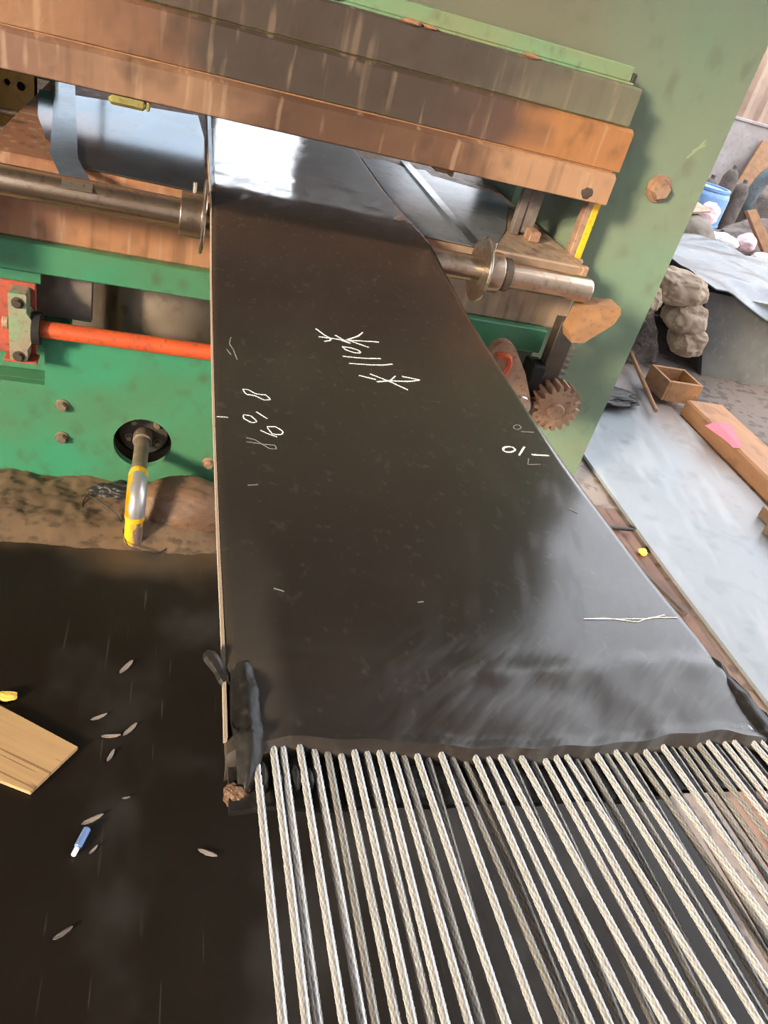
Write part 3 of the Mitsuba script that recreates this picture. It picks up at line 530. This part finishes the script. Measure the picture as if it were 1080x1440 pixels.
# chalk writing, in metres on the belt
CHALK = {
    'center': [[(0.303,1.544),(0.317,1.520),(0.331,1.504),(0.328,1.494),(0.314,1.486)],
        [(0.304,1.505),(0.350,1.507),(0.372,1.495)],
        [(0.343,1.526),(0.357,1.509),(0.372,1.495)],
        [(0.410,1.563),(0.396,1.539),(0.366,1.510)],
        [(0.373,1.511),(0.440,1.525)],
        [(0.369,1.510),(0.412,1.489)],
        [(0.351,1.473),(0.367,1.474),(0.385,1.468),(0.389,1.455),(0.373,1.452),(0.356,1.461),(0.351,1.473)],
        [(0.345,1.427),(0.385,1.431),(0.429,1.442)],
        [(0.354,1.398),(0.403,1.406),(0.432,1.414),(0.451,1.425)],
        [(0.367,1.350),(0.401,1.342)],
        [(0.392,1.364),(0.430,1.341),(0.461,1.316)],
        [(0.401,1.333),(0.431,1.346),(0.469,1.353),(0.500,1.368),(0.461,1.373)],
        [(0.446,1.370),(0.431,1.346)]],
    'left': [[(0.089,1.121),(0.107,1.123)],
        [(0.136,1.230),(0.145,1.232),(0.158,1.218),(0.175,1.220),(0.184,1.205),(0.172,1.199),(0.156,1.212),(0.140,1.213),(0.136,1.230)],
        [(0.133,1.138),(0.145,1.138),(0.155,1.120),(0.146,1.113),(0.132,1.126),(0.133,1.138)],
        [(0.155,1.154),(0.172,1.134)],
        [(0.170,1.107),(0.184,1.110),(0.196,1.097),(0.193,1.085),(0.177,1.083),(0.170,1.104)],
        [(0.158,1.092),(0.171,1.082),(0.184,1.076)]],
    'faint': [[(0.121,1.439),(0.117,1.409),(0.124,1.387),(0.130,1.345)],
        [(0.112,1.383),(0.119,1.362)],
        [(0.134,1.062),(0.147,1.059),(0.157,1.048),(0.169,1.035),(0.180,1.035),(0.179,1.048),(0.166,1.047),(0.149,1.048),(0.133,1.049)],
        [(0.129,0.921),(0.144,0.926)],
        [(0.645,1.101),(0.634,1.077),(0.661,1.083)],
        [(0.673,1.220),(0.670,1.215),(0.665,1.211),(0.660,1.208),(0.657,1.209),(0.655,1.212),(0.655,1.216),(0.658,1.222),(0.663,1.226),(0.668,1.229),(0.672,1.228),(0.673,1.225),(0.673,1.220)],
        [(0.667,1.202),(0.695,1.206)],
        [(0.681,2.497),(0.652,2.443),(0.676,2.444)],
        [(0.694,2.430),(0.715,2.437)],
        [(0.326,0.675),(0.334,0.677)],
        [(0.658,0.941),(0.669,0.930)],
        [(0.147,0.688),(0.159,0.683)]],
    'right': [[(0.628,1.129),(0.624,1.123),(0.618,1.118),(0.610,1.115),(0.604,1.115),(0.601,1.118),(0.601,1.123),(0.604,1.129),(0.611,1.134),(0.618,1.137),(0.624,1.137),(0.628,1.134),(0.628,1.129)],
        [(0.652,1.143),(0.628,1.108)],
        [(0.657,1.116),(0.694,1.120)]],
    'line': [[(0.553,0.658),(0.588,0.662),(0.634,0.657),(0.660,0.668),(0.707,0.671)],
        [(0.553,0.658),(0.602,0.661),(0.656,0.665),(0.689,0.676)]],
}
def chalk(polys, w):
    out = []
    for l in polys:
        P = np.array(l); s = np.r_[0, np.cumsum(np.linalg.norm(np.diff(P, axis=0), axis=1))]
        k = max(2, int(s[-1] / .006)); Q = np.c_[np.interp(np.linspace(0, s[-1], k), s, P[:, 0]), np.interp(np.linspace(0, s[-1], k), s, P[:, 1])]
        g = np.gradient(Q, axis=0); g /= np.linalg.norm(g, axis=1, keepdims=True) + 1e-9
        ww = w * (.75 + .5 * meshkit.noise(np.c_[Q * 90, Q[:, 0] * 0], 2))[:, None] / 2
        A, B = Q + np.c_[-g[:, 1], g[:, 0]] * ww, Q - np.c_[-g[:, 1], g[:, 0]] * ww
        X, Y = np.c_[A[:, 0], B[:, 0]], np.c_[A[:, 1], B[:, 1]]
        out.append(slab(X, Y, zb(Y) + .0011, .0006))
    return cat(*out)
for i, l in enumerate(CHALK['center']): obj('chalk_stroke', chalk([l], .0036), 'mat_chalk', bl, smooth=False)
for l in CHALK['left']: obj('chalk_stroke', chalk([l], .0022), 'mat_chalk', bl, smooth=False)
for l in CHALK['right']: obj('chalk_stroke', chalk([l], .0042), 'mat_chalk', bl, smooth=False)
for l in CHALK['line']: obj('chalk_stroke', chalk([l], .0014), 'mat_chalk', bl, smooth=False)
for l in CHALK['faint']: obj('chalk_stroke', chalk([l], .002), 'mat_chalk_faint', bl, smooth=False)

# the steel cords: twisted six-strand rope
def rope(L=.72, r=.0037, bend=0., drop=0., lay=.034, seg=190, n=24):
    s = np.linspace(0, L, seg); th = np.arange(n) * 2 * np.pi / n
    tw = 2 * np.pi * s / lay
    R = r * (1.04 - .26 * np.abs(np.cos(3 * (th[None] - tw[:, None]))) ** 3)
    x = bend * np.sin(np.pi * s / .5)[:, None] + R * np.cos(th)[None]
    z = (-drop * (s / .25) ** 2)[:, None] + R * np.sin(th)[None]
    V = np.stack([x, -np.broadcast_to(s[:, None], x.shape), z], -1).reshape(-1, 3)
    i, j = np.meshgrid(np.arange(seg - 1), np.arange(n), indexing='ij'); a = (i * n + j).ravel(); b = (i * n + (j + 1) % n).ravel()
    F = np.r_[np.c_[a, b, b + n], np.c_[a, b + n, a + n]]
    cap = [(0, k + 1, k) for k in range(1, n - 1)] + [((seg - 1) * n, (seg - 1) * n + k, (seg - 1) * n + k + 1) for k in range(1, n - 1)]
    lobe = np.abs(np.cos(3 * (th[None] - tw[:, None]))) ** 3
    return trimesh.Trimesh(V, np.r_[F, np.array(cap)][:, ::-1], process=False), lobe.reshape(-1)
ROPES = [rope(bend=0, drop=.0), rope(bend=.0018, drop=.002), rope(bend=-.002, drop=.004), rope(bend=.003, drop=.010)]
def rope_ply(r_, light, groove):  # groove tone: grime plus crease shading painted between the strands
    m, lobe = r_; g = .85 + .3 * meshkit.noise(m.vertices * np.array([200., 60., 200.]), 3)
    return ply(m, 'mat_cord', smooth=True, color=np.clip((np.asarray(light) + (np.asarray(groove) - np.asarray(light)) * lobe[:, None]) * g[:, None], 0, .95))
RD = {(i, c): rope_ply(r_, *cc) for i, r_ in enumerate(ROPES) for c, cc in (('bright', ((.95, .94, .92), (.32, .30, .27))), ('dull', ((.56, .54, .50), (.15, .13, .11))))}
tops = [.113, .129, .139, .155, .169, .182, .195, .208, .221, .234, .247, .258, .272, .284, .298, .309, .323, .334, .348, .362, .374, .385, .398, .412]
tops += [.412 + .01265 * k for k in range(1, 25)]
drift = [.006, .005, .008, .007, .007, .004, .007, .005, .007, .005, .009, .009, .014, .005, .017, .025, .026, .024, .023, .028, .016, .031, .020, .030]
r3 = np.random.default_rng(12)
drift += [.030 + .004 * (k / 24) + float(r3.uniform(-.010, .008)) for k in range(24)]
low = [0, 0, 0, 0, 1, 1, 1, 0, 1, 0, 0, 1, 0, 2, 0, 1, 2, 0, 1, 0, 2, 0, 2, 0] + [int(v) for v in r3.choice([0, 0, 1, 2], 24)]
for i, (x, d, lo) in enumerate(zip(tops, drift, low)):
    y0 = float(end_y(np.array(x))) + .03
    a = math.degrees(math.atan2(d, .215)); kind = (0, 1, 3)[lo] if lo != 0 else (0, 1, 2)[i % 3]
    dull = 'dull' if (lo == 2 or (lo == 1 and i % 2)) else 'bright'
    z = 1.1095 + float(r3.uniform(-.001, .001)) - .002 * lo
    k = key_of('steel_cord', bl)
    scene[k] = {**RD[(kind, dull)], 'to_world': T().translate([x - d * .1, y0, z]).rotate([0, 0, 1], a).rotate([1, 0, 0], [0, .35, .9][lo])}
X = None

# ------------------------------------------------------------------ right background
obj('timber_beam', box(3.09, 3.36, 2.1, 3.78, .001, .11, .012), 'mat_timber', None, 'orange brown timber beam on the floor along the far edge of the pale sheet', 'timber', smooth=30)
obj('timber_beam', box(3.33, 3.60, 2.0, 3.2, .001, .07, .010), 'mat_timber_dark', None, 'darker timber beside the orange beam at the right edge', 'timber', smooth=30)
stp = [(2.83, 2.30), (2.83, 2.52), (2.90, 2.52), (2.90, 2.66), (3.05, 2.66), (3.05, 2.30)]
obj('wood_block', extrude(sg.Polygon(stp), .03, .085, 'xy'), 'mat_timber_dark', None, 'dark stepped wooden block lying on the pale sheet at the right edge', 'wood block', smooth=30)
oc = thing('orange_crate', 'small open orange wooden box at the far end of the timber beam', 'box')
for a in (box(2.95, 2.97, 3.82, 4.06, .06, .19, .003), box(3.18, 3.20, 3.82, 4.06, .06, .19, .003), box(2.97, 3.18, 3.82, 3.84, .06, .19, .003), box(2.97, 3.18, 4.04, 4.06, .06, .19, .003)):
    obj('side', a, 'mat_bracket', oc)
obj('bottom', box(2.97, 3.18, 3.84, 4.04, .06, .075, .003), 'mat_bracket', oc)
obj('wooden_stick', rod(.014, (2.80, 3.62, .075), (3.0, 4.40, .12), .003, 12), 'mat_timber', None, 'thin brown stick lying beside the orange box', 'stick', smooth=True)
pk = np.array([[(3.00, 3.42), (3.10, 3.46), (3.21, 3.47)], [(3.05, 3.26), (3.10, 3.30), (3.17, 3.33)], [(3.06, 3.20), (3.10, 3.20), (3.13, 3.22)]])
obj('pink_paper', slab(pk[..., 0], pk[..., 1], np.array([[.118, .135, .124], [.116, .128, .117], [.112, .115, .113]]), .0015), 'mat_pink', None, 'crumpled pink paper on the edge of the timber beam', 'paper', smooth=False)
obj('debris_heap', cat(*[lump((x, y, 0), (a, b, c), s, .35, 2.4, 4) for x, y, a, b, c, s in ((2.98, 4.95, .38, .30, .56, 31), (3.1, 4.75, .3, .2, .30, 32), (2.95, 4.62, .30, .16, .16, 33))]), 'mat_debris', None, 'dark brown heap of waste between the green frame and the rubber stack', 'waste heap', kind='stuff', smooth=False)
def tb(c, s, sd):
    m = trimesh.creation.icosphere(subdivisions=5); v = m.vertices; a = np.arctan2(v[:, 2], v[:, 0])
    f = meshkit.fbm(v * 1.5 + sd * 3.1, 3, sd) - .5; g = meshkit.fbm(v * np.array([5., 3., 2.]) + sd, 2, sd) - .5
    v = np.sign(v) * np.abs(v) ** .8 * (1 + .55 * f + .16 * g)[:, None] * np.asarray(s) + np.asarray(c)
    return trimesh.Trimesh(v, m.faces, process=False)
for c, s, sd in (((3.17, 4.46, .58), (.22, .14, .11), 41), ((2.93, 4.40, .50), (.085, .12, .09), 42), ((3.28, 4.42, .42), (.15, .12, .105), 43), ((3.37, 4.40, .27), (.12, .12, .10), 44)):
    obj('burlap_bundle', tb(c, s, sd), 'mat_burlap', None, {41: 'largest tan cloth bundle, on top of the pile left of the grey rubber stack', 42: 'small tan cloth bundle to the left of the largest tan bundle', 43: 'tan cloth bundle in the middle, right under the largest tan bundle', 44: 'lowest tan cloth bundle, under the other tan bundles'}[sd], 'bundle', 'tan bundles beside the rubber stack', smooth=True)
sp = thing('rubber_stack', 'tall stack of grey rubber with pale sheets draped over its top, at the right edge', 'rubber stack')
u, v = np.meshgrid(np.linspace(0, 1, 20), np.linspace(0, 1, 14))
body = hull([(3.70, 4.5, .001), (6.0, 4.42, .001), (6.0, 5.7, .001), (4.0, 5.7, .001), (3.45, 4.55, .57), (5.6, 4.5, .56), (5.6, 5.65, .56), (3.75, 5.65, .56)])
obj('body', body, 'mat_grey_rubber', sp, smooth=30)
U, V = np.meshgrid(np.linspace(0, 1, 50), np.linspace(0, 1, 40))
Xd = 3.42 + 2.3 * U; Yd = 4.46 + 1.2 * V; nz = meshkit.fbm(np.stack([Xd * 2.2, Yd * 2.2, U * 0], -1), 3, 9)
Zd = .625 + .07 * (nz - .4) - .40 * np.clip(1 - V / .28, 0, 1) ** 1.5 * np.clip((U - .05) * 2.2, 0, 1) * (.6 + .8 * nz)
obj('draped_sheet', slab(Xd, Yd - .04 * np.clip(1 - V / .28, 0, 1), Zd, .008), 'mat_drape', sp, 'pale blue grey sheet draped over the top', smooth=60)
sq = thing('rubber_stack', 'grey sheet covered rubber stack further back, behind the tan bundles', 'rubber stack')
obj('body', hull([(3.2, 5.75, .001), (4.7, 5.75, .001), (4.8, 6.3, .001), (3.3, 6.3, .001), (3.15, 5.8, .56), (4.4, 5.8, .50), (4.5, 6.2, .5), (3.2, 6.2, .56)]), 'mat_grey_rubber', sq, smooth=30)
Xd = 3.05 + 2.2 * U; Yd = 5.72 + .60 * V; nz = meshkit.fbm(np.stack([Xd * 2.0, Yd * 2.0, U * 0 + 4], -1), 3, 10)
Zd = .60 + .12 * (nz - .45) + .03 * np.sin(U * 9) - .35 * np.clip((U - .62) * 2.4, 0, 1) ** 1.3
obj('draped_sheet', slab(Xd, Yd, Zd, .008), 'mat_drape', sq, 'pale grey sheet over its top', smooth=60)
ba = thing('blue_barrel', 'blue plastic barrel standing by the edge of the green frame far back', 'barrel')
obj('drum', lathe([(0, 0), (.26, 0), (.28, .03), (.28, .30), (.29, .32), (.28, .34), (.28, .62), (.27, .66), (.235, .70), (0, .70)], 40, at=(6.02, 8.75, 0.0)), 'mat_barrel', ba)
obj('rim', lathe([(.225, .69), (.26, .69), (.26, .72), (.225, .72), (.225, .69)], 40, at=(6.02, 8.75, 0)), 'mat_barrel', ba)
obj('dark_bag', lump((5.5, 8.0, .22), (.33, .3, .26), 51, .2, 1.6, 4), 'mat_grey_plate', None, 'dark bag in front of the blue barrel', 'bag', smooth=True)
obj('tan_board', hull([(5.30, 7.9, .50), (5.66, 8.0, .56), (5.30, 8.3, .52), (5.66, 8.4, .58), (5.3, 7.9, .48), (5.66, 8.0, .54)]), 'mat_burlap', None, 'tan board on top of the dark bag', 'board', smooth=False)
for x, y, z, s, m, lb, sd in ((5.95, 8.0, .28, (.22, .15, .09), 'mat_white', 'white plastic bag on the junk heap left of the pink bag', 61), (6.28, 8.0, .32, (.11, .12, .10), 'mat_pale_pink', 'pink plastic bag on the junk heap', 62), (6.45, 7.8, .20, (.16, .12, .09), 'mat_pale_pink', 'pale pink bundle in front of the junk heap at the right', 63), (5.86, 8.3, .48, (.12, .12, .12), 'mat_pale_pink', 'lilac pink bag in front of the blue barrel', 64)):
    obj('plastic_bag', lump((x, y, z), s, sd, .25, 1.8, 4, False), m, None, lb, 'bag', smooth=True)
obj('orange_board', hull([(6.25, 8.2, .62), (6.35, 8.2, .66), (6.6, 8.0, .24), (6.72, 8.0, .30), (6.25, 8.25, .60), (6.6, 8.05, .22)]), 'mat_bracket', None, 'orange brown board leaning on the junk heap', 'board', smooth=False)
obj('junk_heap', lump((7.5, 8.9, .0), (1.1, .6, .45), 71, .3, 2.2, 4), 'mat_debris', None, 'heap of junk in front of the concrete wall', 'junk heap', kind='stuff', smooth=False)
r4 = np.random.default_rng(5)
for i in range(7):
    a = np.array([6.2 + r4.uniform(0, 1.3), 7.9 + r4.uniform(0, .5), .36 + r4.uniform(0, .3)]); d = np.array([r4.uniform(.25, .6), r4.uniform(-.2, .1), r4.uniform(-.22, .06)]); w = np.array([0.02, .09, .05])
    obj('metal_offcut', hull([a, a + d, a + w, a + d + w, a + [0, 0, .012], a + d + [0, 0, .012], a + w + [0, 0, .012]]), ('mat_flat_bar', 'mat_drape', 'mat_white')[i % 3], None, ('shiny metal offcut on the junk heap, first from the left', 'blue grey metal offcut on the junk heap, second from the left', 'white offcut on the junk heap nearest the gas cylinders', 'shiny metal offcut on the junk heap, topmost', 'blue grey metal offcut on the junk heap, lowest', 'white offcut on the junk heap at the right edge', 'shiny metal offcut on the junk heap at the right edge')[i], 'offcut', 'metal offcuts on the junk heap', smooth=False)
for i, (x, h) in enumerate(((7.15, .62), (7.42, .80), (7.68, .66))):
    obj('gas_cylinder', lathe([(0, 0), (.10, 0), (.11, .02), (.11, h - .12), (.07, h - .03), (.03, h), (.03, h + .05), (0, h + .05)], 28, at=(x, 10.4, 0)), 'mat_debris', None, ('short brown upright cylinder by the far wall, leftmost of three', 'tallest of three brown upright cylinders by the far wall', 'brown upright cylinder by the far wall, rightmost of three')[i], 'cylinder', smooth=40)
mc = thing('dark_machine', 'dark grey machine standing in front of the concrete wall at the right edge', 'machine')
obj('body', box(8.1, 9.8, 10.6, 11.5, .0, .55, .03), 'mat_debris', mc)
obj('top_tube', tube(curve([(8.0, 10.6, .3), (8.05, 10.55, .75), (8.3, 10.5, .98), (8.8, 10.5, 1.02), (9.8, 10.5, .95)], 24), .10, 14), 'mat_machine', mc, smooth=True)
obj('leaning_board', hull([(8.35, 11.6, .0), (9.6, 11.6, .0), (8.75, 11.9, 1.15), (10.2, 11.9, 1.25), (8.35, 11.63, .0), (9.6, 11.63, 0), (8.75, 11.93, 1.15), (10.2, 11.93, 1.25)]), 'mat_bracket', None, 'orange board leaning on the concrete wall at the right edge', 'board', smooth=False)
